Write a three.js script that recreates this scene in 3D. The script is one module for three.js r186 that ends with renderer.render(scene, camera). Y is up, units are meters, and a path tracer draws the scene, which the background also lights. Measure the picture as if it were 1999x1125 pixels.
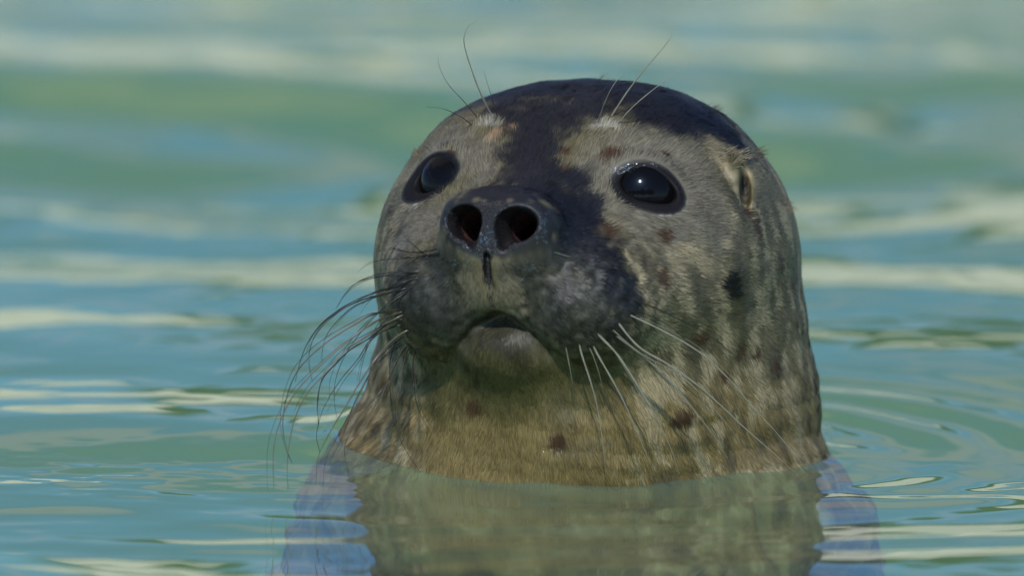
import * as THREE from 'three';
import { Sky } from 'three/addons/objects/Sky.js';
import { mergeGeometries } from 'three/addons/utils/BufferGeometryUtils.js';

// ------------------------------------------------------------------ camera, sky, sun, exposure
const W = 1999, H = 1125, PXM = 4000, DIST = 6, PITCH = 7.5 * Math.PI / 180;
const ORX = 1145, ORY = 878;                       // pixel of the world origin (neck centre at the water)
const camU = new THREE.Vector3(0, Math.cos(PITCH), -Math.sin(PITCH));
const camF = new THREE.Vector3(0, -Math.sin(PITCH), -Math.cos(PITCH));
const aim = new THREE.Vector3((W / 2 - ORX) / PXM, 0, 0).addScaledVector(camU, (ORY - H / 2) / PXM);
const camera = new THREE.PerspectiveCamera(2 * Math.atan(H / 2 / PXM / DIST) * 180 / Math.PI, W / H, 0.1, 2000);
camera.position.copy(aim).addScaledVector(camF, -DIST);
camera.up.set(0, 1, 0);
camera.lookAt(aim);
camera.focus = DIST - 0.085;
camera.userData.fStop = 6.0;
camera.updateMatrixWorld(true);

const scene = new THREE.Scene();
const renderer = new THREE.WebGLRenderer();
renderer.toneMapping = THREE.LinearToneMapping;
renderer.toneMappingExposure = 1.2;
renderer.shadowMap.enabled = true;

const sunAz = -4 * Math.PI / 180, sunEl = 43 * Math.PI / 180;   // from the front left, high
const sunDir = new THREE.Vector3(Math.sin(sunAz) * Math.cos(sunEl), Math.sin(sunEl), Math.cos(sunAz) * Math.cos(sunEl));
const sky = new Sky();
sky.name = 'sky';
sky.scale.setScalar(1000);
sky.material.uniforms.sunPosition.value.copy(sunDir);
sky.material.uniforms.turbidity.value = 5;
sky.material.uniforms.rayleigh.value = 1.15;
sky.material.uniforms.mieCoefficient.value = 0.004;
sky.userData.kind = 'structure';
scene.add(sky);
scene.environmentIntensity = 0.16;
const sun = new THREE.DirectionalLight(new THREE.Color(1, 0.94, 0.84), 3.2);
sun.name = 'sun';
sun.position.copy(sunDir).multiplyScalar(20);
sun.castShadow = true;
sun.shadow.radius = 4;                             // a slightly hazy sun
sun.shadow.mapSize.set(2048, 2048);
Object.assign(sun.shadow.camera, { left: -3, right: 3, top: 3, bottom: -3, near: 1, far: 60 });
scene.add(sun, sun.target);

// ------------------------------------------------------------------ helpers
let seed = 20317;
const rnd = () => { seed = (seed + 0x6D2B79F5) | 0; let t = Math.imul(seed ^ (seed >>> 15), 1 | seed); t = (t + Math.imul(t ^ (t >>> 7), 61 | t)) ^ t; return ((t ^ (t >>> 14)) >>> 0) / 4294967296; };
const rr = (a, b) => a + (b - a) * rnd();
const clamp = (x, a = 0, b = 1) => x < a ? a : x > b ? b : x;
const sst = (a, b, x) => { const t = clamp((x - a) / (b - a)); return t * t * (3 - 2 * t); };
const lerp = (a, b, t) => a + (b - a) * t;
const hash = (x, y, z) => { let h = Math.imul(x, 374761393) ^ Math.imul(y, 668265263) ^ Math.imul(z, 1274126177); h = Math.imul(h ^ (h >>> 13), 1274126177); return ((h ^ (h >>> 16)) >>> 0) / 4294967296; };
function noise(x, y, z) {                              // value noise, -1..1
  const i = Math.floor(x), j = Math.floor(y), k = Math.floor(z);
  let u = x - i, v = y - j, w = z - k;
  u = u * u * (3 - 2 * u); v = v * v * (3 - 2 * v); w = w * w * (3 - 2 * w);
  const a = lerp(lerp(hash(i, j, k), hash(i + 1, j, k), u), lerp(hash(i, j + 1, k), hash(i + 1, j + 1, k), u), v);
  const b = lerp(lerp(hash(i, j, k + 1), hash(i + 1, j, k + 1), u), lerp(hash(i, j + 1, k + 1), hash(i + 1, j + 1, k + 1), u), v);
  return lerp(a, b, w) * 2 - 1;
}
const fbm = (x, y, z, n = 3) => { let s = 0, a = 0.5, f = 1; for (let i = 0; i < n; i++) { s += a * noise(x * f, y * f, z * f); a *= 0.5; f *= 2.03; } return s; };
const tag = (o, label, category, group, kind) => { if (label) o.userData.label = label; if (category) o.userData.category = category; if (group) o.userData.group = group; if (kind) o.userData.kind = kind; o.castShadow = o.receiveShadow = true; return o; };

// A photo pixel gives a direction; the depth comes from what the thing touches. Centimetres from here on for the seal.
const eye = camera.position.clone().multiplyScalar(100);
function rayDir(px, py) {
  return new THREE.Vector3((px - W / 2) / PXM, 0, 0).addScaledVector(camU, (H / 2 - py) / PXM).addScaledVector(camF, DIST).normalize();
}
function atZ(px, py, z) { const d = rayDir(px, py); return eye.clone().addScaledVector(d, (z - eye.z) / d.z); }

// ------------------------------------------------------------------ the seal as a distance field (cm; world axes, head turned to the left)
const YAW = 20 * Math.PI / 180, CY = Math.cos(YAW), SY = Math.sin(YAW);
const toLocal = (x, z) => [x * CY + z * SY, -x * SY + z * CY];
const toWorld = (x, y, z) => [x * CY - z * SY, y, x * SY + z * CY];
const smin = (a, b, k) => { const h = Math.max(k - Math.abs(a - b), 0) / k; return Math.min(a, b) - h * h * k * 0.25; };
const smax = (a, b, k) => -smin(-a, -b, k);
function ell(x, y, z, cx, cy, cz, rx, ry, rz) {
  const ax = (x - cx) / rx, ay = (y - cy) / ry, az = (z - cz) / rz;
  const k0 = Math.sqrt(ax * ax + ay * ay + az * az), bx = ax / rx, by = ay / ry, bz = az / rz;
  const k1 = Math.sqrt(bx * bx + by * by + bz * bz);
  return k1 < 1e-6 ? -Math.min(rx, ry, rz) : k0 * (k0 - 1) / k1;
}
function cap(x, y, z, ax, ay, az, bx, by, bz, ra, rb) {
  const dx = bx - ax, dy = by - ay, dz = bz - az, px = x - ax, py = y - ay, pz = z - az;
  const t = clamp((px * dx + py * dy + pz * dz) / (dx * dx + dy * dy + dz * dz));
  return Math.hypot(px - dx * t, py - dy * t, pz - dz * t) - lerp(ra, rb, t);
}
const table = (ys, vs) => (y) => { if (y >= ys[0]) return vs[0]; for (let i = 1; i < ys.length; i++) if (y >= ys[i]) { const t = (ys[i - 1] - y) / (ys[i - 1] - ys[i]); return lerp(vs[i - 1], vs[i], t * t * (3 - 2 * t) * 0.5 + t * 0.5); } return vs[vs.length - 1]; };
const neckA = table([13, 9, 6, 3, 1, 0, -1.5, -3], [8.7, 9.55, 10.4, 11.05, 11.6, 12.2, 13.2, 14.3]);
const neckB = table([13, 9, 6, 3, 1, 0, -1.5, -3], [9.8, 10.1, 10.1, 10.0, 9.9, 9.9, 10.1, 10.4]);
const neckX = table([13, 6, 3, 0], [0.2, 0.35, 0.3, -0.45]);

// eyes: centre of the opening on the head's surface (local), outward direction, in-plane axes
const eyes = [1, -1].map((s) => {
  const n = new THREE.Vector3(0.50 * s, 0.24, 0.83).normalize();
  const c = new THREE.Vector3(5.42 * s, 13.75, 6.55);
  const tilt = 0.16;
  const u = new THREE.Vector3(0, 1, 0).cross(n).normalize(), v = n.clone().cross(u).normalize();
  const u2 = u.clone().multiplyScalar(Math.cos(tilt * s)).addScaledVector(v, -Math.sin(tilt * s));
  const v2 = n.clone().cross(u2).normalize();
  return { s, n, c, u: u2, v: v2, ball: c.clone().addScaledVector(n, -1.55), r: 2.0 };
});
function eyeUV(e, x, y, z) {
  const dx = x - e.c.x, dy = y - e.c.y, dz = z - e.c.z;
  return [dx * e.u.x + dy * e.u.y + dz * e.u.z, dx * e.v.x + dy * e.v.y + dz * e.v.z, dx * e.n.x + dy * e.n.y + dz * e.n.z];
}
const warts = [], ear = { p: null };                                // set after the plain head is known

function nostril(ax, y, z) {                           // a passage that runs back and down from each opening
  let no = ell(ax, y, z, 1.45, 12.85, 13.9, 0.92, 0.66, 1.0);
  no = smin(no, ell(ax, y, z, 0.8, 12.35, 14.0, 0.3, 0.78, 1.0), 0.55);
  return smin(no, cap(ax, y, z, 1.35, 12.75, 13.7, 1.0, 10.9, 6.5, 0.74, 0.62), 0.35);
}
function field(wx, wy, wz) {
  const [x, z] = toLocal(wx, wz), y = wy, ax = Math.abs(x);
  // cranium and neck
  let d = ell(x, y, z, 0, 10.3, -1.2, 9.15, 7.65, 10.0);
  d = smin(d, ell(ax, y, z, 2.9, 12.2, 0.7, 5.7, 4.9, 6.9), 2);
  const a = neckA(y), b = neckB(y), nx = wx - neckX(y), nz = wz + 1.2;
  const kk = Math.sqrt((nx / a) ** 2 + (nz / b) ** 2);
  let nk = (kk - 1) * Math.min(a, b);
  nk = smax(nk, y - 12, 3); nk = smax(nk, -6 - y, 2);
  d = smin(d, nk, 3);
  // shoulders under the water
  if (y < 4) d = smin(d, ell(wx, y, wz, -1.0, -12.6, -5, 19, 7.4, 13), 3.2);
  // cheeks, brows
  d = smin(d, ell(ax, y, z, 5.0, 9.3, 3.8, 3.9, 4.2, 4.5), 2.2);
  if (z > 2) {
    // bridge of the snout
    let m = cap(x, y, z, 0, 10.5, 3.5, 0, 11.55, 11.4, 4.5, 2.35);
    // whisker pads and upper lip
    const mw = ax * 0.95, my = 8.3 - 0.6 * Math.pow(mw, 1.35), mz = 12.9 - 0.2 * mw * mw;
    let pad = ell(ax, y, z, 3.25, 8.75, 9.25, 3.55, 3.15, 3.95);
    pad = smin(pad, ell(x, y, z, 0, 9.9, 11.1, 2.3, 2.1, 2.7), 1.2);
    pad = smin(pad, ell(x, y, z, 0, 11.0, 10.2, 3.5, 2.1, 3.6), 1.2);
    if (z > 8) pad = smax(pad, (my - 0.05 - y) * 0.8, 0.5);
    m = smin(m, pad, 1.3);
    // nose
    let nose = ell(x, y, z, 0, 12.55, 12.2, 2.3, 1.5, 1.75);
    nose = smin(nose, ell(ax, y, z, 1.48, 12.8, 12.35, 1.32, 1.2, 1.45), 0.5);
    m = smin(m, nose, 1.4);
    d = smin(d, m, 2.8);
    // jaw and chin under the lip
    let jaw = ell(x, y, z, 0, 6.0, 5.2, 5.8, 3.1, 5.0);
    jaw = smin(jaw, ell(x, y, z, 0, 6.45, 9.3, 3.3, 2.15, 3.3), 1.5);
    d = smin(d, jaw, lerp(1.3, 0.4, sst(8, 10, z)));
    d = smin(d, ell(x, y, z, 0.3, 3.2, 4.0, 7.6, 5.4, 6.3), 2.2);
    // mouth line, groove below the nose
    if (ax < 2.9) { const g = Math.hypot(y - my, (z - mz) * 0.45) - lerp(0.2, -0.08, ax / 2.9); d = smax(d, -g, 0.25); }
    d = smax(d, -(cap(x, y, z, 0, 11.3, 14.0, 0, 8.3, 13.85, 0.14, 0.1)), 0.35);
    d = smax(d, -(cap(x, y, z, 0, 14.2, 14.2, 0, 12.2, 14.55, 0.16, 0.2)), 0.6);
    // nostrils
    d = smax(d, -nostril(ax, y, z), 0.26);
    // wet, knobbly pads and wrinkles at the nose
    const pm = sst(0.9, -0.4, ell(ax, y, z, 3.3, 9.0, 9.8, 3.6, 3.0, 4.0)) * sst(0.35, 0.9, ax);
    if (pm > 0) d -= pm * 0.055 * noise(x * 2.7, y * 2.9, z * 2.7);
  }
  // eye openings: a raised ring of lid and the hollow for the ball
  if (y > 9 && z > 0) {
    const e = eyes[x > 0 ? 0 : 1], [u, v, w] = eyeUV(e, x, y, z);
    if (Math.abs(u) < 4 && Math.abs(v) < 4 && w > -3) {
      const vv = v + 0.12 * u * e.s + 0.06 * u * u - 0.1;
      const q = Math.sqrt((u / 1.62) ** 2 + (vv / 1.12) ** 2);
      d = smin(d, Math.hypot((q - 1.1) * 1.1, w + 0.42 + 0.12 * u * u) - 0.32, 0.8);
      d = smax(d, -ell(u, vv, w, e.s < 0 ? 0.22 : 0, 0.02, 0.4, e.s < 0 ? 1.2 : 1.36, 0.80, 2.6), 0.2);
    }
  }
  if (ear.p) {
    const ex = wx - ear.p.x, ey = wy - ear.p.y, ez = wz - ear.p.z;
    if (ex * ex + ey * ey + ez * ez < 9) {
      d = smin(d, cap(ex, ey, ez, -0.32, 1.1, 0.25, 0.1, -1.3, 0.15, 0.3, 0.25), 0.7);
      d = smax(d, -ell(ex, ey, ez, 0.15, 0, 0, 0.3, 1.15, 1.5), 0.25);
    }
  }
  // coat: soft folds on the throat, locks of wet fur
  const low = sst(5.5, 2.5, y);
  if (low > 0) d -= low * 0.07 * noise(wx * 0.22, y * 1.5 + wx * 0.12 + 0.7 * noise(wx * 0.3, 4, wz * 0.3), wz * 0.22);
  d -= 0.05 * noise(wx * 0.9, y * 0.55, wz * 0.9);
  if (y < -0.5) d -= sst(-0.8, -2.5, y) * (0.7 * noise(wx * 0.35, y * 0.35, wz * 0.35) + 0.25 * noise(wx * 1.1, y, wz * 1.1));
  for (const b of warts) { const r = (wx - b.x) ** 2 + (wy - b.y) ** 2 + (wz - b.z) ** 2; if (r < 1) d -= 0.13 * Math.exp(-r * 14); }
  return d;
}
function hit(px, py) {
  const d = rayDir(px, py); let t = 555;
  for (let i = 0; i < 160; i++) { const s = field(eye.x + d.x * t, eye.y + d.y * t, eye.z + d.z * t); if (s < 0.004) break; t += Math.min(s, 3) * 0.7; if (t > 640) return null; }
  return eye.clone().addScaledVector(d, t);
}
ear.p = hit(1449, 362);
warts.push(hit(955, 234), hit(970, 238), hit(936, 240), hit(1178, 240), hit(1200, 242), hit(812, 303));
const grad = (x, y, z, e = 0.03) => { const g = new THREE.Vector3(field(x + e, y, z) - field(x - e, y, z), field(x, y + e, z) - field(x, y - e, z), field(x, y, z + e) - field(x, y, z - e)); return g.normalize(); };

// ------------------------------------------------------------------ coat pattern, with painted shade on chin and throat: patches and spots set where the photograph shows them
const blobs = [];                                      // {p, r, c, k, n}
function blob(list, c, k = 1, soft = 0.45) { for (const [px, py, r] of list) { const p = hit(px, py); if (p) blobs.push({ p, r, c, k, soft }); } }
const GREY = [0.115, 0.102, 0.073], DARK = [0.008, 0.0085, 0.012], OCHRE = [0.175, 0.125, 0.047], OLIVE = [0.094, 0.081, 0.042], MUZ = [0.022, 0.023, 0.018], PALE = [0.25, 0.205, 0.12], BROWN = [0.045, 0.024, 0.012], BLACK = [0.008, 0.0075, 0.008], TAN = [0.16, 0.10, 0.05];
blob([[1290, 290, 2.3], [1220, 300, 2.0], [1170, 330, 1.6], [1340, 340, 2.2], [1330, 420, 2.2], [1250, 440, 1.9], [1380, 440, 2.0], [1180, 390, 1.5], [925, 310, 1.4], [945, 340, 1.0], [880, 270, 1.2], [850, 290, 1.2], [800, 420, 1.6], [840, 440, 1.5], [790, 470, 1.4], [900, 290, 1.3]], GREY, 0.85, 0.7);
blob([[1000, 185, 1.8], [1060, 175, 2.0], [1120, 175, 2.0], [1190, 180, 2.0], [1260, 190, 1.9], [1330, 210, 1.8], [1390, 240, 1.6], [1440, 280, 1.2], [1040, 230, 2.0], [1100, 220, 2.0], [1150, 210, 1.6], [1260, 220, 1.4], [1320, 240, 1.4], [980, 215, 1.2], [1045, 265, 1.8], [1045, 305, 1.8], [1035, 340, 1.8], [1000, 372, 1.7], [1060, 375, 1.8], [955, 372, 1.4], [1090, 400, 1.6], [1120, 435, 1.6], [1150, 475, 1.6], [1180, 520, 1.6], [1200, 565, 1.3], [1140, 400, 1.3], [1225, 590, 1.0], [1105, 480, 1.2], [1110, 350, 1.2]], DARK, 0.97, 0.5);
blob([[840, 570, 2.4], [800, 620, 2.2], [880, 620, 1.7], [880, 520, 1.5], [1080, 560, 2.0], [1130, 620, 2.1], [1060, 620, 1.6], [1190, 640, 1.5], [1030, 520, 1.3], [790, 560, 1.6]], MUZ, 0.8, 0.6);
blob([[918, 560, 0.9], [985, 575, 0.9], [930, 590, 0.7], [965, 600, 0.6], [1010, 600, 0.6]], [0.17, 0.145, 0.095], 0.75, 0.6);
blob([[948, 500, 0.35]], [0.014, 0.0145, 0.017], 1, 0.25);
blob([[930, 390, 0.2], [945, 393, 0.16], [958, 402, 0.16], [975, 396, 0.16], [995, 392, 0.17], [868, 450, 0.22], [866, 462, 0.2]], PALE, 0.3, 0.9);
blob([[955, 236, 0.42], [972, 238, 0.3], [935, 238, 0.28], [1180, 240, 0.4], [1200, 242, 0.4], [1160, 246, 0.3]], [0.22, 0.205, 0.155], 0.75, 0.6);
blob([[962, 265, 0.4], [970, 255, 0.3], [1000, 248, 0.25]], [0.24, 0.16, 0.09], 0.7, 0.8);
blob([[1400, 290, 0.7], [1435, 303, 0.55], [1395, 310, 0.45], [1415, 325, 0.4], [1428, 345, 0.3], [1437, 370, 0.24], [1442, 392, 0.22], [1475, 405, 0.35], [1482, 430, 0.35], [1462, 340, 0.3], [1352, 497, 0.65], [1380, 517, 0.6], [1330, 490, 0.4], [1420, 475, 0.35], [1462, 620, 0.4], [1475, 575, 0.3], [1500, 610, 0.3]], PALE, 0.72, 0.7);
blob([[955, 655, 1.3], [920, 670, 1.0], [1000, 670, 1.1], [960, 690, 1.2], [900, 700, 0.9], [1020, 700, 0.9]], [0.018, 0.018, 0.011], 0.85, 0.8);  // chin darkened in the coat colour, painting in its shade
blob([[960, 745, 2.2], [880, 750, 1.9], [1050, 750, 2.0], [1120, 745, 1.9], [990, 790, 1.5], [1180, 740, 1.5], [850, 790, 1.3]], [0.066, 0.057, 0.02], 0.8, 0.8);  // shade below the chin painted into the throat fur as dark olive
blob([[1453, 350, 0.28], [1455, 365, 0.32], [1456, 380, 0.3], [1455, 395, 0.25]], [0.045, 0.036, 0.03], 0.9, 0.4);
{ const dots = []; // whisker follicles in rows across both pads
  for (let r = 0; r < 7; r++) for (let k = 0; k < 8; k++) { dots.push([1010 + k * 27 + r * 5 + rr(-6, 6), 530 + r * 23 + k * 4 + rr(-5, 5), rr(0.07, 0.13)]); if (k < 6) dots.push([895 - k * 22 - r * 3 + rr(-5, 5), 530 + r * 23 + k * 3 + rr(-5, 5), rr(0.06, 0.11)]); }
  blob(dots, [0.008, 0.007, 0.006], 0.9, 0.5); }
blob([[1433, 562, 0.75], [1418, 556, 0.45]], [0.007, 0.005, 0.004], 1, 0.4);
blob([[1295, 543, 0.50], [1298, 458, 0.40], [1285, 455, 0.25], [1192, 298, 0.53], [1105, 295, 0.35], [1102, 325, 0.25], [1192, 450, 0.53], [1445, 688, 0.44], [1478, 692, 0.38], [1515, 717, 0.38], [1368, 660, 0.44], [1330, 822, 0.69], [1345, 810, 0.38], [1525, 515, 0.38], [1545, 560, 0.38], [882, 303, 0.31], [876, 298, 0.25], [1478, 447, 0.53], [1462, 412, 0.38], [925, 800, 0.44], [1090, 868, 0.5], [762, 505, 0.25], [1412, 735, 0.38], [1300, 300, 0.25]], BROWN, 0.95, 0.45);
blob([[1330, 405, 0.22], [1320, 412, 0.22], [1305, 418, 0.2], [1290, 420, 0.16], [1338, 395, 0.2], [804, 392, 0.18], [810, 402, 0.18], [800, 380, 0.14]], [0.33, 0.31, 0.25], 0.8, 0.5);

const mixc = (c, d, t) => { c[0] += (d[0] - c[0]) * t; c[1] += (d[1] - c[1]) * t; c[2] += (d[2] - c[2]) * t; };
function skinZone(x, y, z) {                          // bare wet skin: 1 nose pad, 2 lids, 3 flesh inside the nostrils (world cm)
  const [lx, lz] = toLocal(x, z);
  if (lz > 5 && lz < 12.2 && y > 8.5 && nostril(Math.abs(lx), y, lz) < 0.1) return 3;
  if (lz > 11.6 && y > 11.0 && y < 14.2 && Math.abs(lx) < 2.9) { const q = Math.hypot(lx / 2.4, (y - 12.58) / 1.2); if (q < 1 + 0.05 * noise(x * 3, y * 3, z * 3)) return 1; }
  if (lz > 13 && Math.abs(lx) < 0.06 + 0.3 * sst(9.2, 11.6, y) && y > 8.7 && y <= 11.6) return 1;
  const e = eyes[lx > 0 ? 0 : 1], [u, v, w] = eyeUV(e, lx, y, lz);
  if (w > -2.6 && w < 2) { const vv = v + 0.12 * u * e.s + 0.06 * u * u - 0.1; const q = Math.hypot(u / 1.86, vv / 1.32); if (q < 0.93) return 2; }
  return 0;
}
function coat(x, y, z) {
  const [lx, lz] = toLocal(x, z), c = OLIVE.slice();
  const n1 = fbm(x * 0.35, y * 0.35, z * 0.35), n2 = noise(x * 1.6 + y * 0.5, y * 0.6 - x * 0.2, z * 1.6), n3 = noise(x * 4.2 + y * 1.2, y * 1.5 - x * 0.5, z * 4.2);
  mixc(c, OCHRE, clamp(sst(5.2, 2.2, y + n1 * 2.2 - 0.05 * lx) * 0.8));
  mixc(c, GREY, 0.35 * sst(0.05, 0.45, n1));
  const back = sst(14.6, 16.2, y + n1 * 1.2) * sst(3.5, 1.5, lz);   // dark cap running over the back of the head
  mixc(c, DARK, back * 0.93);
  const flank = sst(3.5, 6.5, Math.abs(lx)) * sst(15, 12, y);
  mixc(c, PALE, flank * 0.75 * sst(0.12, 0.42, n2 + 0.35 * n3));
  mixc(c, [0.04, 0.037, 0.027], flank * 0.6 * sst(0.15, 0.65, -n2 + 0.4 * n3));
  const w1 = noise(x * 1.9, y * 1.9, z * 1.9) * 0.3 + n3 * 0.16;
  if (lz > 9.5) { const qn = Math.hypot(lx / 3.1, (y - 12.7) / 1.55) + 0.5 * w1; mixc(c, [0.014, 0.014, 0.0165], sst(1.15, 0.9, qn)); }
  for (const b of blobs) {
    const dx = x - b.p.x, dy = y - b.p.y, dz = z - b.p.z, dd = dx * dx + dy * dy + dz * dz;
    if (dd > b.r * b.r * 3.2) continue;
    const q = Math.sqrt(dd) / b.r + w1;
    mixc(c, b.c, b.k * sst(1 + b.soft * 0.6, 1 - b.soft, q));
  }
  // knobbly, mottled whisker pads
  const pm = sst(1.0, -0.6, ell(Math.abs(lx), y, lz, 3.3, 8.8, 9.8, 3.6, 3.1, 4.0));
  if (pm > 0) { const s = noise(x * 3.1 + 7, y * 3.1, z * 3.1), s2 = noise(x * 6.1, y * 6.1 + 3, z * 6.1); mixc(c, [0.085, 0.082, 0.064], pm * 0.35 * sst(0.15, 0.7, s + 0.4 * s2)); mixc(c, [0.016, 0.015, 0.013], pm * 0.7 * sst(0.2, 0.7, -s + 0.3 * s2)); }
  if (lz > 0 && y > 11) {                               // black rims of the eyes
    const e = eyes[lx > 0 ? 0 : 1], [u, v, w] = eyeUV(e, lx, y, lz);
    if (w > -2.6 && w < 2) mixc(c, [0.006, 0.0055, 0.006], sst(1.06, 0.96, Math.hypot(u / 1.86, (v + 0.12 * u * e.s + 0.06 * u * u - 0.1) / 1.32)));
  }
  const zone = skinZone(x, y, z);
  if (zone === 3) { c[0] = 0.075; c[1] = 0.034; c[2] = 0.03; } else if (zone === 1) { c[0] = 0.014; c[1] = 0.0125; c[2] = 0.013; } else if (zone) { c[0] = 0.007; c[1] = 0.0065; c[2] = 0.007; }
  const f = 1 + 0.16 * n3 + 0.12 * n2;
  c[0] *= f; c[1] *= f; c[2] *= f;
  return c;
}

// ------------------------------------------------------------------ surface nets on the field
function meshField(lo, hi, s) {
  const nx = Math.ceil((hi[0] - lo[0]) / s), ny = Math.ceil((hi[1] - lo[1]) / s), nz = Math.ceil((hi[2] - lo[2]) / s), B = 8;
  const sx = 1, sy = nx + 1, sz = (nx + 1) * (ny + 1), val = new Float32Array((nx + 1) * (ny + 1) * (nz + 1)).fill(9), id = new Int32Array(val.length).fill(-1);
  const todo = [];
  for (let k = 0; k <= nz; k += B) for (let j = 0; j <= ny; j += B) for (let i = 0; i <= nx; i += B) {
    const d = field(lo[0] + (i + B / 2) * s, lo[1] + (j + B / 2) * s, lo[2] + (k + B / 2) * s);
    if (Math.abs(d) < B * s * 1.7 + 0.35) todo.push([i, j, k]);
    else if (d < 0) for (let c = k; c < Math.min(k + B, nz + 1); c++) for (let b = j; b < Math.min(j + B, ny + 1); b++) for (let a = i; a < Math.min(i + B, nx + 1); a++) val[a * sx + b * sy + c * sz] = -9;
  }
  for (const [i, j, k] of todo) for (let c = k; c < Math.min(k + B, nz + 1); c++) for (let b = j; b < Math.min(j + B, ny + 1); b++) for (let a = i; a < Math.min(i + B, nx + 1); a++) val[a * sx + b * sy + c * sz] = field(lo[0] + a * s, lo[1] + b * s, lo[2] + c * s);
  const pos = [], idx = [];
  const corner = [0, 1, sy, sy + 1, sz, sz + 1, sz + sy, sz + sy + 1], edges = [[0, 1], [2, 3], [4, 5], [6, 7], [0, 2], [1, 3], [4, 6], [5, 7], [0, 4], [1, 5], [2, 6], [3, 7]];
  for (let k = 0; k < nz; k++) for (let j = 0; j < ny; j++) for (let i = 0; i < nx; i++) {
    const o = i + j * sy + k * sz;
    let neg = 0; for (let q = 0; q < 8; q++) if (val[o + corner[q]] < 0) neg++;
    if (neg === 0 || neg === 8) continue;
    let x = 0, y = 0, z = 0, n = 0;
    for (const [a, b] of edges) { const va = val[o + corner[a]], vb = val[o + corner[b]]; if ((va < 0) === (vb < 0)) continue; const t = va / (va - vb); x += lerp(a & 1, b & 1, t); y += lerp((a >> 1) & 1, (b >> 1) & 1, t); z += lerp(a >> 2, b >> 2, t); n++; }
    id[o] = pos.length / 3; pos.push(lo[0] + (i + x / n) * s, lo[1] + (j + y / n) * s, lo[2] + (k + z / n) * s);
  }
  const quad = (a, b, c, d, flip) => { if (a < 0 || b < 0 || c < 0 || d < 0) return; if (flip) idx.push(a, c, b, a, d, c); else idx.push(a, b, c, a, c, d); };
  for (let k = 1; k < nz; k++) for (let j = 1; j < ny; j++) for (let i = 1; i < nx; i++) {
    const o = i + j * sy + k * sz, v = val[o] < 0;
    if (v !== (val[o + 1] < 0)) quad(id[o - sy - sz], id[o - sz], id[o], id[o - sy], !v);
    if (v !== (val[o + sy] < 0)) quad(id[o - sz - 1], id[o - 1], id[o], id[o - sz], v);
    if (v !== (val[o + sz] < 0)) quad(id[o - 1 - sy], id[o - sy], id[o], id[o - 1], !v);
  }
  return { pos, idx };
}
const body = meshField([-25, -17, -20], [23, 20, 17], 0.125);
const nV = body.pos.length / 3, P3 = new Float32Array(nV * 3), N3 = new Float32Array(nV * 3), C3 = new Float32Array(nV * 3), zoneOf = new Uint8Array(nV);
for (let i = 0; i < nV; i++) {
  let x = body.pos[i * 3], y = body.pos[i * 3 + 1], z = body.pos[i * 3 + 2];
  let g = grad(x, y, z, 0.04);
  const d = clamp(field(x, y, z), -0.1, 0.1); x -= g.x * d; y -= g.y * d; z -= g.z * d;
  g = grad(x, y, z, 0.06);
  P3.set([x / 100, y / 100, z / 100], i * 3); N3.set([g.x, g.y, g.z], i * 3);
  zoneOf[i] = y > 8 ? skinZone(x, y, z) : 0;
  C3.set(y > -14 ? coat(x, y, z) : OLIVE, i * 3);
}
const seal = new THREE.Group();
seal.name = 'harbour_seal';
tag(seal, 'grey spotted seal with dark forehead, head raised out of the water', 'seal');
scene.add(seal);
const bodyGeo = new THREE.BufferGeometry();
bodyGeo.setAttribute('position', new THREE.BufferAttribute(P3, 3));
bodyGeo.setAttribute('normal', new THREE.BufferAttribute(N3, 3));
const UV = new Float32Array(nV * 2);
for (let i = 0; i < nV; i++) { const [lx, lz] = toLocal(P3[i * 3], P3[i * 3 + 2]); UV[i * 2] = (lx + lz * 0.35) * 40; UV[i * 2 + 1] = (P3[i * 3 + 1] - lz * 0.2) * 40; }
bodyGeo.setAttribute('uv', new THREE.BufferAttribute(UV, 2));
bodyGeo.setAttribute('color', new THREE.BufferAttribute(C3, 3));
const furFaces = [], wetFaces = [], lidFaces = [];
for (let i = 0; i < body.idx.length; i += 3) {
  const a = body.idx[i]; let b = body.idx[i + 1], c = body.idx[i + 2];
  const A = a * 3, B = b * 3, C = c * 3, ux = P3[B] - P3[A], uy = P3[B + 1] - P3[A + 1], uz = P3[B + 2] - P3[A + 2], vx = P3[C] - P3[A], vy = P3[C + 1] - P3[A + 1], vz = P3[C + 2] - P3[A + 2];
  if ((uy * vz - uz * vy) * (N3[A] + N3[B] + N3[C]) + (uz * vx - ux * vz) * (N3[A + 1] + N3[B + 1] + N3[C + 1]) + (ux * vy - uy * vx) * (N3[A + 2] + N3[B + 2] + N3[C + 2]) < 0) { const t = b; b = c; c = t; }
  (zoneOf[a] && zoneOf[b] && zoneOf[c] ? (zoneOf[a] === 2 ? lidFaces : wetFaces) : furFaces).push(a, b, c); }
bodyGeo.setIndex(new THREE.BufferAttribute(new Uint32Array(furFaces.length + wetFaces.length + lidFaces.length), 1));
bodyGeo.index.array.set(furFaces, 0); bodyGeo.index.array.set(wetFaces, furFaces.length); bodyGeo.index.array.set(lidFaces, furFaces.length + wetFaces.length);
bodyGeo.addGroup(0, furFaces.length, 0); bodyGeo.addGroup(furFaces.length, wetFaces.length, 1); bodyGeo.addGroup(furFaces.length + wetFaces.length, lidFaces.length, 2);
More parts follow.
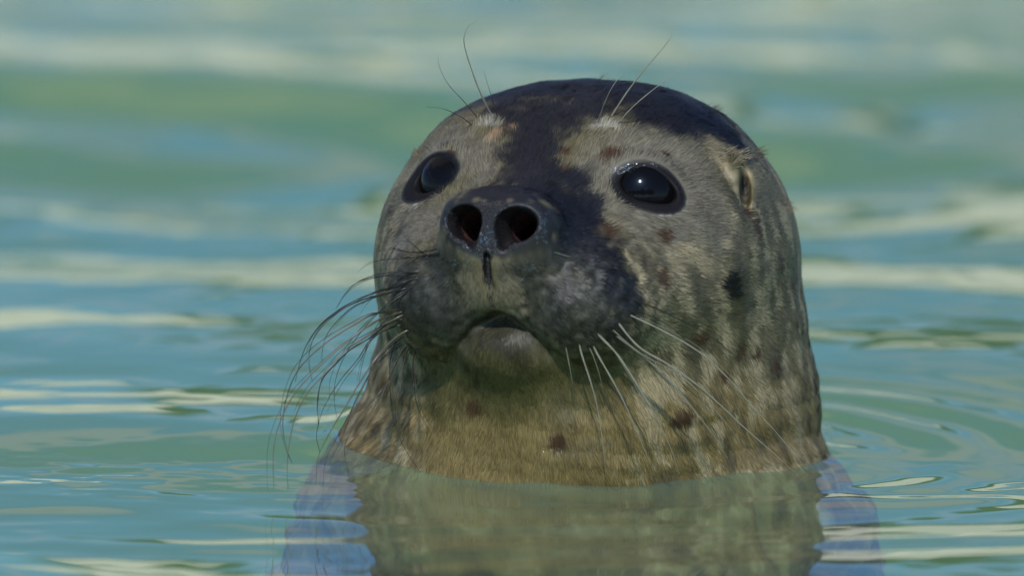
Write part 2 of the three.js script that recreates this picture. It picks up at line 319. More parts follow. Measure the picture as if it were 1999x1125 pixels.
const pebble = (() => {                                 // fine pebbled skin
  const N = 256, d = new Uint8Array(N * N * 4), cells = []; for (let i = 0; i < 34 * 34; i++) cells.push([rnd(), rnd(), rnd()]);
  for (let j = 0; j < N; j++) for (let i = 0; i < N; i++) { const u = i / N * 34, v = j / N * 34; let best = 9; for (let a = -1; a < 2; a++) for (let b = -1; b < 2; b++) { const cx = Math.floor(u) + a, cy = Math.floor(v) + b, c = cells[((cx + 34) % 34) + 34 * ((cy + 34) % 34)]; best = Math.min(best, Math.hypot(cx + c[0] - u, cy + c[1] - v) + 0.15 * c[2]); } const h = clamp(1 - best) * 255; d.set([h, h, h, 255], (j * N + i) * 4); }
  const t = new THREE.DataTexture(d, N, N); t.wrapS = t.wrapT = THREE.RepeatWrapping; t.magFilter = THREE.LinearFilter; t.needsUpdate = true; return t;
})();
const hideMat = new THREE.MeshPhysicalMaterial({ name: 'wet_hide', vertexColors: true, roughness: 0.5, specularIntensity: 0.5 });
const wetMat = new THREE.MeshPhysicalMaterial({ name: 'wet_bare_skin', vertexColors: true, roughness: 0.34, specularIntensity: 0.55, clearcoat: 0.12, clearcoatRoughness: 0.1, bumpMap: pebble, bumpScale: 0.0005 });
const bodyMesh = tag(new THREE.Mesh(bodyGeo, [hideMat, wetMat, new THREE.MeshPhysicalMaterial({ name: 'eyelid_skin', vertexColors: true, roughness: 0.55, specularIntensity: 0.2 })]), '', '');
bodyMesh.name = 'body';
seal.add(bodyMesh);

// fur: short wet hairs lying back from the nose
const noseP = new THREE.Vector3(...toWorld(0, 12.4, 15));
{
  const area = new Float64Array(furFaces.length / 3); let sum = 0;
  for (let i = 0; i < area.length; i++) {
    const [a, b, c] = [furFaces[i * 3] * 3, furFaces[i * 3 + 1] * 3, furFaces[i * 3 + 2] * 3];
    const ux = P3[b] - P3[a], uy = P3[b + 1] - P3[a + 1], uz = P3[b + 2] - P3[a + 2], vx = P3[c] - P3[a], vy = P3[c + 1] - P3[a + 1], vz = P3[c + 2] - P3[a + 2];
    let ar = Math.hypot(uy * vz - uz * vy, uz * vx - ux * vz, ux * vy - uy * vx);
    if (P3[a + 1] < -0.004) ar = 0;
    if (P3[a + 2] < -0.06) ar *= 0.5;
    sum += ar; area[i] = sum;
  }
  const COUNT = 330000, hair = new THREE.BufferGeometry();
  const L = 1, w0 = 0.5;                                // unit hair: along +z, up +y, scaled per copy
  hair.setAttribute('position', new THREE.BufferAttribute(new Float32Array([-w0, 0, 0, w0, 0, 0, -w0 * 0.75, 0.5, 0.55, w0 * 0.75, 0.5, 0.55, 0, 0.75, L]), 3));
  hair.setAttribute('normal', new THREE.BufferAttribute(new Float32Array([-0.35, 0.94, 0, 0.35, 0.94, 0, -0.35, 0.94, 0, 0.35, 0.94, 0, 0, 1, 0]), 3));
  hair.setIndex([0, 2, 1, 1, 2, 3, 2, 4, 3]);
  const fur = new THREE.InstancedMesh(hair, new THREE.MeshPhysicalMaterial({ name: 'wet_fur', color: 0xffffff, roughness: 0.42, specularIntensity: 0.42 }), COUNT);
  const m = new THREE.Matrix4(), X = new THREE.Vector3(), Y = new THREE.Vector3(), Z = new THREE.Vector3(), p = new THREE.Vector3(), col = new THREE.Color();
  let n = 0, tries = 0;
  for (const [px, py, dx, dy, cnt] of [[1172, 160, 0.9, 0.35, 16], [1190, 162, 0.9, 0.2, 12], [1388, 218, 1, 0.25, 26], [1478, 300, 1, 0, 20], [1533, 402, 1, -0.6, 34], [1440, 306, 0.9, 0.3, 24], [1420, 300, 0.8, 0.1, 16]]) {
    const q = hit(px, py) ?? hit(px - 8, py + 8); if (!q) continue;
    const g0 = grad(q.x, q.y, q.z, 0.2);
    for (let i = 0; i < cnt; i++) {
      p.set(q.x + rr(-0.3, 0.3), q.y + rr(-0.3, 0.3), q.z + rr(-0.3, 0.3)); p.addScaledVector(g0, -field(p.x, p.y, p.z));
      Y.copy(g0); Z.set(dx + rr(-0.3, 0.3), dy + rr(-0.3, 0.3), rr(-0.5, 0.1)).addScaledVector(g0, 0.25).normalize(); X.crossVectors(Y, Z).normalize(); Y.crossVectors(Z, X);
      const c = coat(p.x, p.y, p.z), f = rr(0.7, 1.2); col.setRGB(c[0] * f, c[1] * f, c[2] * f);
      m.makeBasis(X.multiplyScalar(0.0004), Y.multiplyScalar(0.001), Z.multiplyScalar(rr(0.004, 0.008))); m.setPosition(p.x / 100, p.y / 100, p.z / 100);
      fur.setMatrixAt(n, m); fur.setColorAt(n, col); n++;
    }
  }
  while (n < COUNT && tries++ < COUNT * 2) {
    const r = rnd() * sum; let lo = 0, hi = area.length - 1;
    while (lo < hi) { const q = (lo + hi) >> 1; if (area[q] < r) lo = q + 1; else hi = q; }
    let s = rnd(), t = rnd(); if (s + t > 1) { s = 1 - s; t = 1 - t; }
    const A = furFaces[lo * 3] * 3, B = furFaces[lo * 3 + 1] * 3, C = furFaces[lo * 3 + 2] * 3, k = 1 - s - t;
    p.set(P3[A] * k + P3[B] * s + P3[C] * t, P3[A + 1] * k + P3[B + 1] * s + P3[C + 1] * t, P3[A + 2] * k + P3[B + 2] * s + P3[C + 2] * t);
    Y.set(N3[A], N3[A + 1], N3[A + 2]);
    const x = p.x * 100, y = p.y * 100, z = p.z * 100, [lx, lz] = toLocal(x, z);
    if (lz > 12.3 && Math.abs(lx) < 3.0 && y > 11.0 && y < 14.1) continue;
    if (lz > 9.5 && Math.abs(lx) < 3.2 && y < 8.8 && y > 8.15 - 0.9 * Math.pow(Math.abs(lx), 1.2) - 0.2 && rnd() < 0.8) continue;
    const e = eyes[lx > 0 ? 0 : 1], [eu, ev, ew] = eyeUV(e, lx, y, lz);
    if (ew > -2.6 && Math.hypot(eu / 1.93, (ev + 0.12 * eu * e.s - 0.1) / 1.4) < 1) continue;
    if (Math.hypot((x - ear.p.x - 0.05) / 0.75, (y - ear.p.y) / 1.25, (z - ear.p.z) / 2) < 1) continue;
    // lie of the hair: away from the nose, sweeping round the eye, downwards on the neck
    Z.set(x - noseP.x, y - noseP.y, z - noseP.z).normalize();
    const down = sst(9, 3, y); Z.x *= 1 - 0.3 * down; Z.y = lerp(Z.y, -1.2, down * 0.75);
    const er = Math.hypot(eu, ev); if (er < 4 && ew > -3) { const f = 0.7 * sst(4, 1.6, er); const [wx2, wy2, wz2] = toWorld(e.u.x * eu + e.v.x * ev, e.u.y * eu + e.v.y * ev, e.u.z * eu + e.v.z * ev); Z.x += f * wx2 / er; Z.y += f * wy2 / er; Z.z += f * wz2 / er; }
    const sw = noise(x * 0.8, y * 0.8, z * 0.8), sw2 = noise(x * 2.6 + 9, y * 2.6, z * 2.6);
    X.crossVectors(Y, Z).normalize(); Z.addScaledVector(X, 0.3 * sw + 0.34 * sw2 + rr(-0.09, 0.09)); 
    Z.addScaledVector(Y, -Z.dot(Y)).normalize(); X.crossVectors(Y, Z).normalize();
    const roll = rr(-0.16, 0.16) + 0.3 * sw2; X.multiplyScalar(Math.cos(roll)).addScaledVector(Y, Math.sin(roll)); Y.crossVectors(Z, X).normalize();
    const pad = sst(0.8, -0.4, ell(Math.abs(lx), y, lz, 3.3, 9.0, 9.8, 3.6, 3.0, 4.0)), snout = sst(8, 12, lz);
    const len = lerp(lerp(0.0052, 0.0036, snout), 0.0026, pad) * rr(0.7, 1.25), wid = lerp(0.00052, 0.0004, snout) * rr(0.7, 1.2), lift = len * (rr(0.01, 0.06) + 0.05 * Math.max(0, sw2));
    m.makeBasis(X.multiplyScalar(wid), Y.multiplyScalar(lift), Z.multiplyScalar(len)); m.setPosition(p);
    fur.setMatrixAt(n, m);
    const hx = Z.x * 50, hy = Z.y * 50, hz = Z.z * 50, c = coat(x + hx + rr(-0.14, 0.14), y + hy + rr(-0.14, 0.14), z + hz + rr(-0.14, 0.14)), f = rr(0.6, 1.42);
    col.setRGB(c[0] * f, c[1] * f, c[2] * f); fur.setColorAt(n, col);
    n++;
  }
  fur.count = n; fur.name = 'fur'; tag(fur, '', '', '', 'stuff');
  seal.add(fur);
}

// eyes
{
  const ballMat = new THREE.MeshPhysicalMaterial({ name: 'dark_eye', color: new THREE.Color().setRGB(0.004, 0.0036, 0.004), roughness: 0.1, specularIntensity: 0.26 });
  for (const e of eyes) {
    const g = new THREE.SphereGeometry(e.r / 100, 64, 48);
    const m = tag(new THREE.Mesh(g, ballMat), '', '');
    m.name = 'eye'; const [x, y, z] = toWorld(e.ball.x, e.ball.y, e.ball.z); m.position.set(x / 100, y / 100, z / 100);
    seal.add(m);
  }
}


// whiskers: rooted on the pads and brows, given as points along each hair with the depth (cm) of its tip
{
  const horn = [['pale_whisker', [0.10, 0.092, 0.06]], ['brown_whisker', [0.05, 0.038, 0.022]], ['dark_whisker', [0.010, 0.008, 0.006]], ['horn_whisker', [0.20, 0.19, 0.135]]].map(([name, c]) => new THREE.MeshPhysicalMaterial({ name, color: new THREE.Color().setRGB(...c), roughness: 0.35 }));
  const W0 = [ // material, root radius (mm), tip depth, points
    [2, 0.40, 9, [812, 531, 781, 532, 737, 537, 696, 553, 671, 578, 657, 602]], [2, 0.30, 8, [795, 535, 749, 539, 712, 549, 683, 567, 661, 596]], [2, 0.25, 7, [814, 506, 781, 505, 741, 509, 716, 518, 698, 532]],
    [2, 0.55, 11, [790, 558, 732, 571, 696, 586, 655, 610, 622, 639, 598, 676, 585, 712, 577, 745]], [2, 0.40, 11, [790, 566, 724, 584, 692, 598, 659, 627, 638, 655, 630, 684, 628, 708]], [2, 0.45, 12, [775, 570, 692, 592, 643, 623, 618, 651, 606, 680, 604, 712, 610, 745]],
    [1, 0.55, 13, [775, 606, 724, 616, 683, 639, 643, 665, 606, 696, 581, 725, 563, 766, 555, 802, 553, 839, 561, 880, 571, 905]], [0, 0.65, 13.5, [775, 612, 716, 639, 667, 676, 618, 721, 581, 762, 557, 802, 540, 847, 534, 888, 535, 955]], [0, 0.60, 13.5, [780, 618, 724, 651, 675, 684, 643, 721, 602, 766, 577, 815, 565, 868, 561, 909, 563, 958]],
    [2, 0.50, 11, [775, 620, 724, 659, 683, 684, 655, 712, 630, 741, 620, 786, 622, 827, 618, 851, 625, 884]], [2, 0.32, 10, [790, 575, 732, 618, 700, 655, 671, 700, 655, 745, 653, 782, 659, 819]], [1, 0.45, 11, [780, 634, 724, 663, 700, 700, 663, 745, 630, 802, 620, 839]],
    [0, 0.70, 12.5, [795, 645, 741, 692, 704, 745, 675, 794, 643, 847, 622, 892, 617, 945]], [0, 0.45, 12.5, [785, 668, 724, 729, 700, 778, 683, 835, 655, 900, 645, 940]], [1, 0.45, 12, [800, 670, 749, 757, 712, 802, 683, 847, 673, 876, 683, 936]], [0, 0.42, 12, [795, 675, 741, 782, 716, 831, 696, 888, 685, 940]],
    [2, 0.42, 11, [778, 668, 761, 737, 765, 798, 782, 860, 822, 925]], [1, 0.38, 10, [803, 675, 782, 753, 777, 810, 790, 868]], [2, 0.42, 10, [815, 680, 808, 753, 818, 802, 839, 843]], [2, 0.22, 9, [760, 610, 724, 659, 704, 712, 698, 745]],
    [2, 0.25, 9, [835, 500, 810, 480, 790, 462, 783, 450]], [2, 0.22, 8, [800, 495, 765, 484, 742, 486, 732, 492]], [2, 0.3, 9, [800, 548, 755, 560, 722, 580, 704, 600]],
    [0, 0.50, 11, [1100, 655, 1104, 672, 1115, 734, 1120, 776]], [0, 0.70, 11, [1128, 664, 1133, 683, 1157, 760, 1168, 808, 1179, 888, 1182, 930]], [0, 0.50, 11, [1133, 636, 1136, 648, 1158, 696, 1173, 744, 1178, 779]], [0, 0.75, 11, [1155, 670, 1163, 686, 1208, 766, 1234, 821, 1259, 882, 1278, 928]],
    [0, 0.95, 11, [1158, 640, 1168, 653, 1205, 693, 1256, 773, 1285, 824, 1310, 878, 1326, 926]], [0, 0.80, 9, [1190, 645, 1200, 653, 1256, 696, 1304, 741, 1355, 802, 1394, 853, 1420, 895]], [0, 0.85, 9.5, [1188, 610, 1198, 621, 1246, 677, 1304, 712, 1358, 750, 1400, 786, 1451, 834, 1509, 885, 1550, 922]], [0, 0.70, 9, [1212, 607, 1224, 613, 1285, 642, 1362, 686, 1416, 734, 1464, 789, 1522, 853, 1575, 916]],
    [2, 0.38, 8, [1200, 575, 1214, 580, 1270, 598, 1322, 622, 1378, 652, 1438, 700, 1490, 768]], [2, 0.36, 8.5, [1195, 602, 1210, 608, 1254, 612, 1306, 636, 1350, 676, 1378, 712, 1387, 752]], [2, 0.28, 8, [1215, 543, 1230, 544, 1270, 552, 1310, 576, 1346, 612]], [0, 0.35, 9, [1180, 630, 1250, 690, 1330, 735, 1420, 830, 1457, 880, 1520, 926]], [2, 0.22, 9, [1060, 490, 1110, 500, 1160, 508, 1200, 520]],
    [0, 0.75, 5.2, [961, 224, 936, 177, 916, 122, 907, 90, 906, 72, 916, 49, 929, 43]], [1, 0.40, 4.5, [936, 231, 910, 203, 878, 168, 864, 145, 856, 122, 857, 111]], [1, 0.36, 5, [972, 229, 962, 197, 953, 168, 944, 136]], [2, 0.36, 3.5, [922, 241, 898, 227, 864, 212, 832, 209]],
    [0, 0.42, 6, [1164, 232, 1191, 177, 1216, 139]], [0, 0.75, 6, [1188, 226, 1226, 177, 1255, 139, 1296, 91, 1310, 69, 1310, 58, 1306, 50]], [0, 0.50, 6, [1202, 238, 1238, 206, 1284, 168, 1336, 130, 1365, 101]],
  ];
  for (const w of W0.slice(0, 36)) {                     // finer hairs between the long ones
    const dx = rr(-16, 16), dy = rr(-14, 14), q = w[3].slice(0, Math.max(8, w[3].length - 2 * Math.floor(rr(0, 4)))).map((v, i) => v + (i < 2 ? rr(-10, 10) : (i % 2 ? dy : dx) * Math.min(1, i / 8)));
    W0.push([w[3][0] > 1000 ? (rnd() < 0.5 ? 0 : 1) : rnd() < 0.6 ? 2 : 1, rr(0.2, 0.32), w[2] - rr(0, 2), q]);
  }
  for (const w of W0) { const l = w[3][0] < 900 && w[3][1] > 450; if (l) w[3].unshift(w[3][0] + rr(22, 60), w[3][1] - rr(4, 16)); }
  for (const [mi0, rad, tipZ, pts] of W0) {
    const mi = mi0 === 0 && pts[0] > 900 ? 3 : mi0;
    const root = hit(pts[0], pts[1]); if (!root) continue;
    const n = pts.length / 2, v = [];
    for (let i = 0; i < n; i++) { const t = i / (n - 1); const hugging = i === 1 && pts[1] > 450 && pts[0] < 960 ? hit(pts[2], pts[3]) : null;
      v.push(hugging ? hugging.addScaledVector(grad(hugging.x, hugging.y, hugging.z), 0.12) : i ? atZ(pts[i * 2], pts[i * 2 + 1], lerp(root.z, Math.max(tipZ, root.z - 3), Math.pow(t, 0.8)) + 0.6 * Math.sin(Math.PI * t)) : root.clone().addScaledVector(grad(root.x, root.y, root.z), -0.25)); }
    const curve = new THREE.CatmullRomCurve3(v, false, 'centripetal'), S = 64, R = 6, pos = [], nor = [], idx = [];
    const fr = curve.computeFrenetFrames(S), ph = rnd() * 6;
    for (let i = 0; i <= S; i++) {
      const t = i / S, p = curve.getPointAt(t), r = rad * (pts[0] < 900 ? 0.092 : 0.066) * (1 - 0.78 * Math.pow(t, 1.2)) * (1 + 0.14 * Math.sin(t * curve.getLength() * 5.5 + ph));
      for (let j = 0; j < R; j++) { const a = j / R * Math.PI * 2, cx = Math.cos(a), sx = Math.sin(a), nx = fr.normals[i].x * cx + fr.binormals[i].x * sx, ny = fr.normals[i].y * cx + fr.binormals[i].y * sx, nz = fr.normals[i].z * cx + fr.binormals[i].z * sx; pos.push((p.x + nx * r) / 100, (p.y + ny * r) / 100, (p.z + nz * r) / 100); nor.push(nx, ny, nz); }
      if (i < S) for (let j = 0; j < R; j++) { const a = i * R + j, b = i * R + (j + 1) % R; idx.push(a, b, a + R, b, b + R, a + R); }
    }
    const g = new THREE.BufferGeometry(); g.setAttribute('position', new THREE.Float32BufferAttribute(pos, 3)); g.setAttribute('normal', new THREE.Float32BufferAttribute(nor, 3)); g.setIndex(idx);
    const m = tag(new THREE.Mesh(g, horn[mi]), '', ''); m.name = 'whisker'; seal.add(m);
  }
}

// droplets: fine wet beads on the nose, lips and lids
{
  const list = [];
  const scatter = (px, py, sx, sy, n, r0, r1) => { for (let i = 0; i < n; i++) { const a = rnd() * 6.283, q = Math.sqrt(rnd()), p = hit(px + Math.cos(a) * q * sx, py + Math.sin(a) * q * sy); if (p) list.push([p, rr(r0, r1)]); } };
  scatter(908, 505, 32, 22, 34, 0.02, 0.05); scatter(1005, 525, 45, 24, 34, 0.02, 0.05); scatter(945, 470, 24, 30, 30, 0.02, 0.045); scatter(1040, 410, 34, 16, 22, 0.02, 0.04); scatter(1062, 450, 10, 28, 16, 0.02, 0.045); scatter(1052, 470, 12, 10, 8, 0.025, 0.05); scatter(873, 425, 12, 20, 12, 0.02, 0.04);
  scatter(1215, 332, 26, 8, 34, 0.018, 0.04); scatter(1262, 322, 40, 6, 18, 0.018, 0.03); scatter(965, 590, 60, 30, 20, 0.02, 0.04); scatter(1070, 895, 60, 26, 40, 0.02, 0.05); scatter(1160, 880, 50, 24, 14, 0.02, 0.045); scatter(1080, 600, 110, 70, 12, 0.018, 0.035); scatter(1150, 470, 60, 40, 12, 0.018, 0.035); scatter(1455, 372, 6, 20, 8, 0.02, 0.035);
  const inst = new THREE.InstancedMesh(new THREE.SphereGeometry(0.01, 12, 8), new THREE.MeshPhysicalMaterial({ name: 'water_drop', color: 0xffffff, roughness: 0.06, ior: 1.4, transmission: 1, thickness: 0 }), list.length), m = new THREE.Matrix4();
  const X = new THREE.Vector3(), Z = new THREE.Vector3();
  list.forEach(([p, r0], i) => { const g = grad(p.x, p.y, p.z), r = r0 * 2.1; X.set(1, 0, 0.2).addScaledVector(g, -g.x - 0.2 * g.z).normalize(); Z.crossVectors(X, g); m.makeBasis(X.multiplyScalar(r), g.clone().multiplyScalar(r * 0.3), Z.multiplyScalar(r * rr(0.7, 1.2))); m.setPosition((p.x + 0.04 * g.x) / 100, (p.y + 0.04 * g.y) / 100, (p.z + 0.04 * g.z) / 100); inst.setMatrixAt(i, m); });
  inst.name = 'water_droplets'; tag(inst, 'fine clear water droplets beading on the nose, lips and eyelids', 'droplets', '', 'stuff'); scene.add(inst);
  [[1041, 702, 'clear water drop hanging from the right of the chin'], [861, 702, 'small clear water drop hanging beside the left whisker pad']].forEach(([px, py, label], i) => {
    const r = i ? 0.045 : 0.07, p = hit(px, py - 12), pts = []; for (let k = 0; k <= 14; k++) { const t = k / 14, a = t * Math.PI; pts.push(new THREE.Vector2(Math.sin(a) * r * (1 - 0.55 * t) / 100 + 1e-6, (-Math.cos(a) * r * 1.5 + 0.5 * r * t * t) / 100)); }
    const d = tag(new THREE.Mesh(new THREE.LatheGeometry(pts, 20), inst.material), label, 'water drop'); d.name = i ? 'water_drop_001' : 'water_drop'; d.position.set(p.x / 100, (p.y - 0.25) / 100, (p.z + r * 0.6) / 100); scene.add(d);
  });
}

// ------------------------------------------------------------------ water: real ripples, cloudy turquoise, over a sandy bed
const waves = [];
seed = 64;
{
  const add = (n, l0, l1, slope, spread, dir0) => { for (let i = 0; i < n; i++) { const l = l0 * Math.pow(l1 / l0, rnd()), th = dir0 + rr(-spread, spread), k = 2 * Math.PI / l; waves.push({ kx: Math.sin(th) * k, kz: Math.cos(th) * k, a: slope / k * rr(0.6, 1.3), p: rr(0, 6.283), l }); } };
  add(7, 0.5, 1.2, 0.022, 0.6, 0.12);
  add(10, 0.2, 0.55, 0.044, 0.5, -0.06);
  add(8, 0.07, 0.14, 0.014, 1.0, 0.2);
}
const neckDist = (x, z) => field(x * 100, 0, z * 100) / 100;
function wave(x, z, near = true) {
  let h = 0;
  const r = Math.hypot(x, z * 1.1), calm = near ? lerp(0.18, 1, sst(0.3, 1.8, r)) : 1, far = sst(9, 3, Math.hypot(x, z + 1));
  for (const w of waves) { const s = w.kx * x + w.kz * z + w.p + 0.8 * Math.sin(0.37 * w.kx * z - 0.31 * w.kz * x + w.p); h += w.a * Math.sin(s) * (w.l > 0.45 ? lerp(0.3, 1, calm) : calm) * (w.l < 0.15 ? far : 1); }
  if (near && r < 0.9) {
    // rings that run out from the neck
    const rg = Math.hypot((x + 0.005) / 1.25, (z + 0.012)) - 0.095;
    if (rg > -0.03) h += 0.0016 * Math.sin(rg * 2 * Math.PI / 0.042 - 1.0) * Math.exp(-((rg - 0.05) ** 2) / 0.006) * (0.55 + 0.45 * noise(x * 5, 3, z * 5)) * sst(-0.1, 0.25, x - z * 0.6);
    // small chop beside the whiskers
    const chop = Math.exp(-((x + 0.24) ** 2) / 0.02 - ((z - 0.075) ** 2) / 0.004);
    h += chop * 0.0016 * fbm(x * 22, 1, z * 34, 3);
    h += (0.0005 * noise(x * 12, 7, z * 26) + 0.001 * noise(x * 7, 2, z * 30 + 1.8 * noise(x * 5, 1, z * 7)) * sst(-0.02, 0.1, z)) * sst(0.9, 0.3, r);
  }
  return h;
}
{
  const NX = 620, NZ = 860, xs = [], zs = [];
  for (let i = 0; i < NX; i++) { const u = i / (NX - 1) * 2 - 1; xs.push(0.62 * u + 59 * Math.pow(Math.abs(u), 9) * Math.sign(u)); }
  for (let j = 0; j < NZ; j++) { const v = j / (NZ - 1), t = v * 2.0 - 0.62; zs.push(t < 0 ? 0.95 * -t + 20 * Math.pow(-t / 0.62, 7) : -(1.0 * t + 1.55 * Math.pow(t, 3) + 11.2 * Math.pow(t / 1.38, 10))); }
  const pos = new Float32Array(NX * NZ * 3), nor = new Float32Array(NX * NZ * 3), idx = [];
  for (let j = 0; j < NZ; j++) for (let i = 0; i < NX; i++) {
    const x = xs[i], z = zs[j], e = 0.0008, o = (j * NX + i) * 3;
    const d = Math.abs(x) < 0.2 && Math.abs(z) < 0.2 ? neckDist(x, z) : 1, rise = d < 0.05 ? 0.0034 * Math.exp(-Math.abs(d) / 0.006) + 0.0016 * noise(x * 45, 5, z * 45) * Math.exp(-Math.abs(d) / 0.016) : 0;
    const h = wave(x, z) + rise;
    pos[o] = x; pos[o + 1] = h; pos[o + 2] = z;
  }
  for (let j = 0; j < NZ; j++) for (let i = 0; i < NX; i++) {
    const o = (j * NX + i) * 3, l = (j * NX + Math.max(i - 1, 0)) * 3, r = (j * NX + Math.min(i + 1, NX - 1)) * 3, u = (Math.max(j - 1, 0) * NX + i) * 3, d = (Math.min(j + 1, NZ - 1) * NX + i) * 3;
    const gx = (pos[r + 1] - pos[l + 1]) / (pos[r] - pos[l]), gz = (pos[d + 1] - pos[u + 1]) / (pos[d + 2] - pos[u + 2]), q = 1 / Math.hypot(gx, 1, gz);
    nor[o] = -gx * q; nor[o + 1] = q; nor[o + 2] = -gz * q;
    if (i < NX - 1 && j < NZ - 1) { const a = j * NX + i; idx.push(a, a + 1, a + NX, a + 1, a + NX + 1, a + NX); }
  }
  const g = new THREE.BufferGeometry();
  g.setAttribute('position', new THREE.BufferAttribute(pos, 3)); g.setAttribute('normal', new THREE.BufferAttribute(nor, 3)); g.setIndex(idx);
  const uvw = new Float32Array(NX * NZ * 2); for (let i = 0; i < NX * NZ; i++) { uvw[i * 2] = pos[i * 3] / 0.9; uvw[i * 2 + 1] = pos[i * 3 + 2] / 0.9; }
  g.setAttribute('uv', new THREE.BufferAttribute(uvw, 2));
  const fine = (() => {                                 // capillary ripples, 2 to 7 cm long, tiling every 0.9 m
    const N = 512, d = new Float32Array(N * N * 4), w = []; for (let i = 0; i < 34; i++) { const k = Math.round(rr(13, 44)), th = rr(-0.9, 0.9); w.push([Math.round(k * Math.sin(th)), Math.round(k * Math.cos(th)), 13 / k / 34 * 1.6, rr(0, 6.283)]); }
    for (let j = 0; j < N; j++) for (let i = 0; i < N; i++) { let h = 0.5; for (const [a, b, c, p] of w) h += c * Math.sin((a * i + b * j) / N * 6.28319 + p); d.set([h, h, h, 1], (j * N + i) * 4); }
    const t = new THREE.DataTexture(d, N, N, THREE.RGBAFormat, THREE.FloatType); t.wrapS = t.wrapT = THREE.RepeatWrapping; t.magFilter = THREE.LinearFilter; t.needsUpdate = true; return t;
  })();
  const mat = new THREE.MeshPhysicalMaterial({ name: 'cloudy_water', color: new THREE.Color().setRGB(0.66, 0.78, 0.62), roughness: 0.015, ior: 1.33, transmission: 0.92, thickness: 0, bumpMap: fine, bumpScale: 0.0003 });
  const water = tag(new THREE.Mesh(g, mat), 'rippled turquoise green pool water around the seal', 'water', '', 'structure');
  water.name = 'water'; scene.add(water);
}
{
  const bed = tag(new THREE.Mesh(new THREE.PlaneGeometry(400, 400).rotateX(-Math.PI / 2), new THREE.MeshStandardMaterial({ name: 'sandy_bed', color: new THREE.Color().setRGB(0.155, 0.285, 0.125), roughness: 1 })), 'pale sandy bed under the pool water', 'ground', '', 'structure');
  bed.name = 'pool_bed'; bed.position.y = -1.4; scene.add(bed);
}
// ------------------------------------------------------------------ the far bank, seen only in the ripples
{
  const wall = new THREE.Group(); wall.name = 'stone_wall'; wall.position.set(0, -1.4, -14.2); scene.add(wall);
  tag(wall, 'pale sunlit sandstone wall along the far side of the pool', 'wall');
  const mats = [[0.55, 0.49, 0.36], [0.5, 0.45, 0.34], [0.6, 0.53, 0.4]].map((c, i) => new THREE.MeshStandardMaterial({ name: 'sandstone_' + i, color: new THREE.Color().setRGB(...c), roughness: 0.9 }));
  const core = tag(new THREE.Mesh(new THREE.BoxGeometry(60, 2.75, 0.5).translate(0, 1.375, -0.32), mats[1]), '', ''); core.name = 'wall_core'; wall.add(core);
  const geo = [1.0, 1.3, 0.8].map((w) => new THREE.BoxGeometry(w - 0.02, 0.35, 0.16));
  for (let r = 0; r < 4; r++) { let x = -12 + (r % 2) * 0.5; while (x < 12) { const k = Math.floor(rnd() * 3), w = [1.0, 1.3, 0.8][k]; const s = tag(new THREE.Mesh(geo[k], mats[Math.floor(rnd() * 3)]), '', ''); s.name = 'stone_block'; s.position.set(x + w / 2, 1.15 + 0.2 + r * 0.37, rr(-0.01, 0.03)); wall.add(s); x += w; } }
}
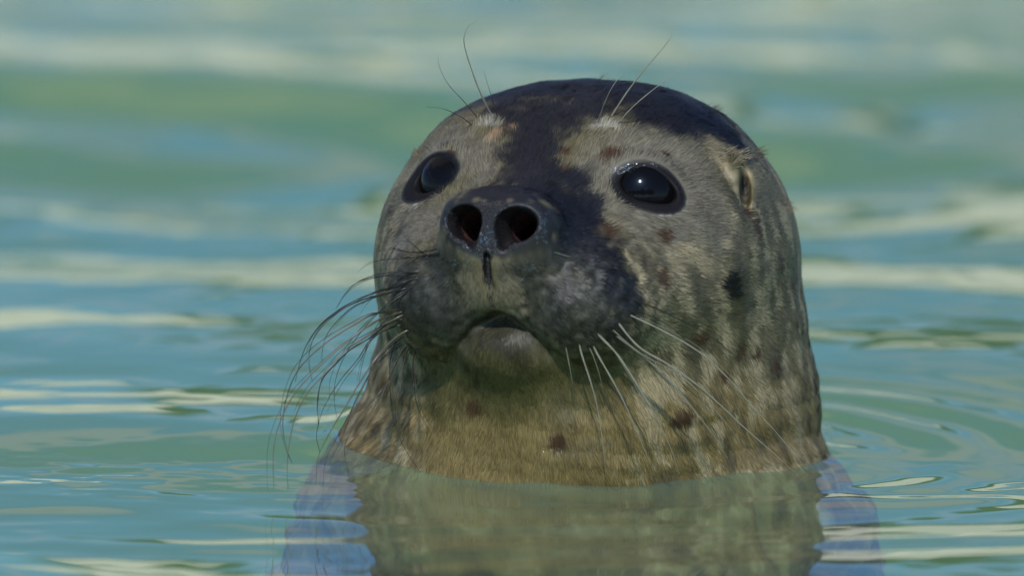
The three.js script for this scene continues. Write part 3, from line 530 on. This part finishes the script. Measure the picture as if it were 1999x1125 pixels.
{
  const leafMat = [[0.035, 0.075, 0.022], [0.05, 0.095, 0.03], [0.03, 0.06, 0.022]].map((c, i) => new THREE.MeshPhysicalMaterial({ name: 'leaves_' + i, color: new THREE.Color().setRGB(...c), roughness: 0.7, transmission: 0.3, thickness: 0 }));
  const barkMat = new THREE.MeshStandardMaterial({ name: 'bark', color: new THREE.Color().setRGB(0.09, 0.07, 0.05), roughness: 0.95 });
  const crownOf = (rx, ry, rz, n, size) => {
    const pos = [], idx = [], clumps = [];
    for (let i = 0; i < 26; i++) { const a = rnd() * 6.283, q = rr(-1, 1), w = Math.sqrt(1 - q * q), t = Math.cbrt(rr(0.15, 1)); clumps.push([Math.cos(a) * w * t * rx, q * t * ry, Math.sin(a) * w * t * rz, rr(0.28, 0.5) * Math.min(rx, ry)]); }
    for (let i = 0; i < n; i++) {
      const c = clumps[Math.floor(rnd() * clumps.length)], a = rnd() * 6.283, q = rr(-1, 1), w = Math.sqrt(1 - q * q), t = Math.cbrt(rnd()) * c[3];
      const p = new THREE.Vector3(c[0] + Math.cos(a) * w * t, c[1] + q * t, c[2] + Math.sin(a) * w * t), e = new THREE.Euler(rnd() * 6, rnd() * 6, rnd() * 6), s = size * rr(0.6, 1.3), b = pos.length / 3;
      for (const [x, y] of [[-0.5, 0], [0, -0.9], [0.5, 0], [0, 0.9]]) { const v = new THREE.Vector3(x * s, y * s, 0).applyEuler(e).add(p); pos.push(v.x, v.y, v.z); }
      idx.push(b, b + 1, b + 2, b, b + 2, b + 3);
    }
    const g = new THREE.BufferGeometry(); g.setAttribute('position', new THREE.Float32BufferAttribute(pos, 3)); g.setIndex(idx); g.computeVertexNormals(); return g;
  };
  const trunkOf = (h) => mergeGeometries([new THREE.CylinderGeometry(0.1, 0.2, h, 10).translate(0, h / 2, 0), ...[0, 1, 2, 3].map((i) => new THREE.CylinderGeometry(0.03, 0.08, h * 0.6, 6).translate(0, h * 0.3, 0).rotateZ(0.6).rotateY(i * 1.6 + 0.3).translate(0, h * 0.75, 0))]);
  const crowns = [crownOf(2.0, 1.5, 1.8, 7000, 0.16), crownOf(1.7, 1.9, 1.7, 7000, 0.16), crownOf(1.3, 0.8, 0.9, 5000, 0.1)], trunk = trunkOf(2.6), shrubTrunk = trunkOf(0.5);
  let nt = 0;
  const tree = (x, y, z, kind, s, label, group) => {
    const t = new THREE.Group(); t.name = (kind === 2 ? 'shrub' : 'tree') + (nt ? '_' + String(nt).padStart(3, '0') : ''); nt++;
    t.position.set(x, y, z); t.rotation.y = rnd() * 6; t.scale.setScalar(s);
    const a = tag(new THREE.Mesh(kind === 2 ? shrubTrunk : trunk, barkMat), '', ''); a.name = 'trunk';
    const c = tag(new THREE.Mesh(crowns[kind], leafMat[(nt + kind) % 3]), '', ''); c.name = 'crown'; c.position.y = kind === 2 ? 0.75 : 3.4;
    t.add(a, c); tag(t, label, kind === 2 ? 'shrub' : 'tree', group); scene.add(t);
  };
  // what the ripples mirror beyond the wall
  for (let i = 0; i < 13; i++) tree(-9 + i * 1.5 + rr(-0.4, 0.4), 0.85, -15.7 + rr(-0.4, 0.3), 2, rr(0.6, 0.95), 'green leafy shrub planted behind the sandstone wall', 'shrubs behind the far wall');
  // what the eyes mirror behind the photographer
  for (let i = 0; i < 7; i++) tree(-11 + i * 3.7 + rr(-0.7, 0.7), 0, 17 + rr(-1, 2), i % 2, rr(1.0, 1.3), 'leafy green tree on the near bank facing the seal', 'trees on the near bank');
}
renderer.render(scene, camera);
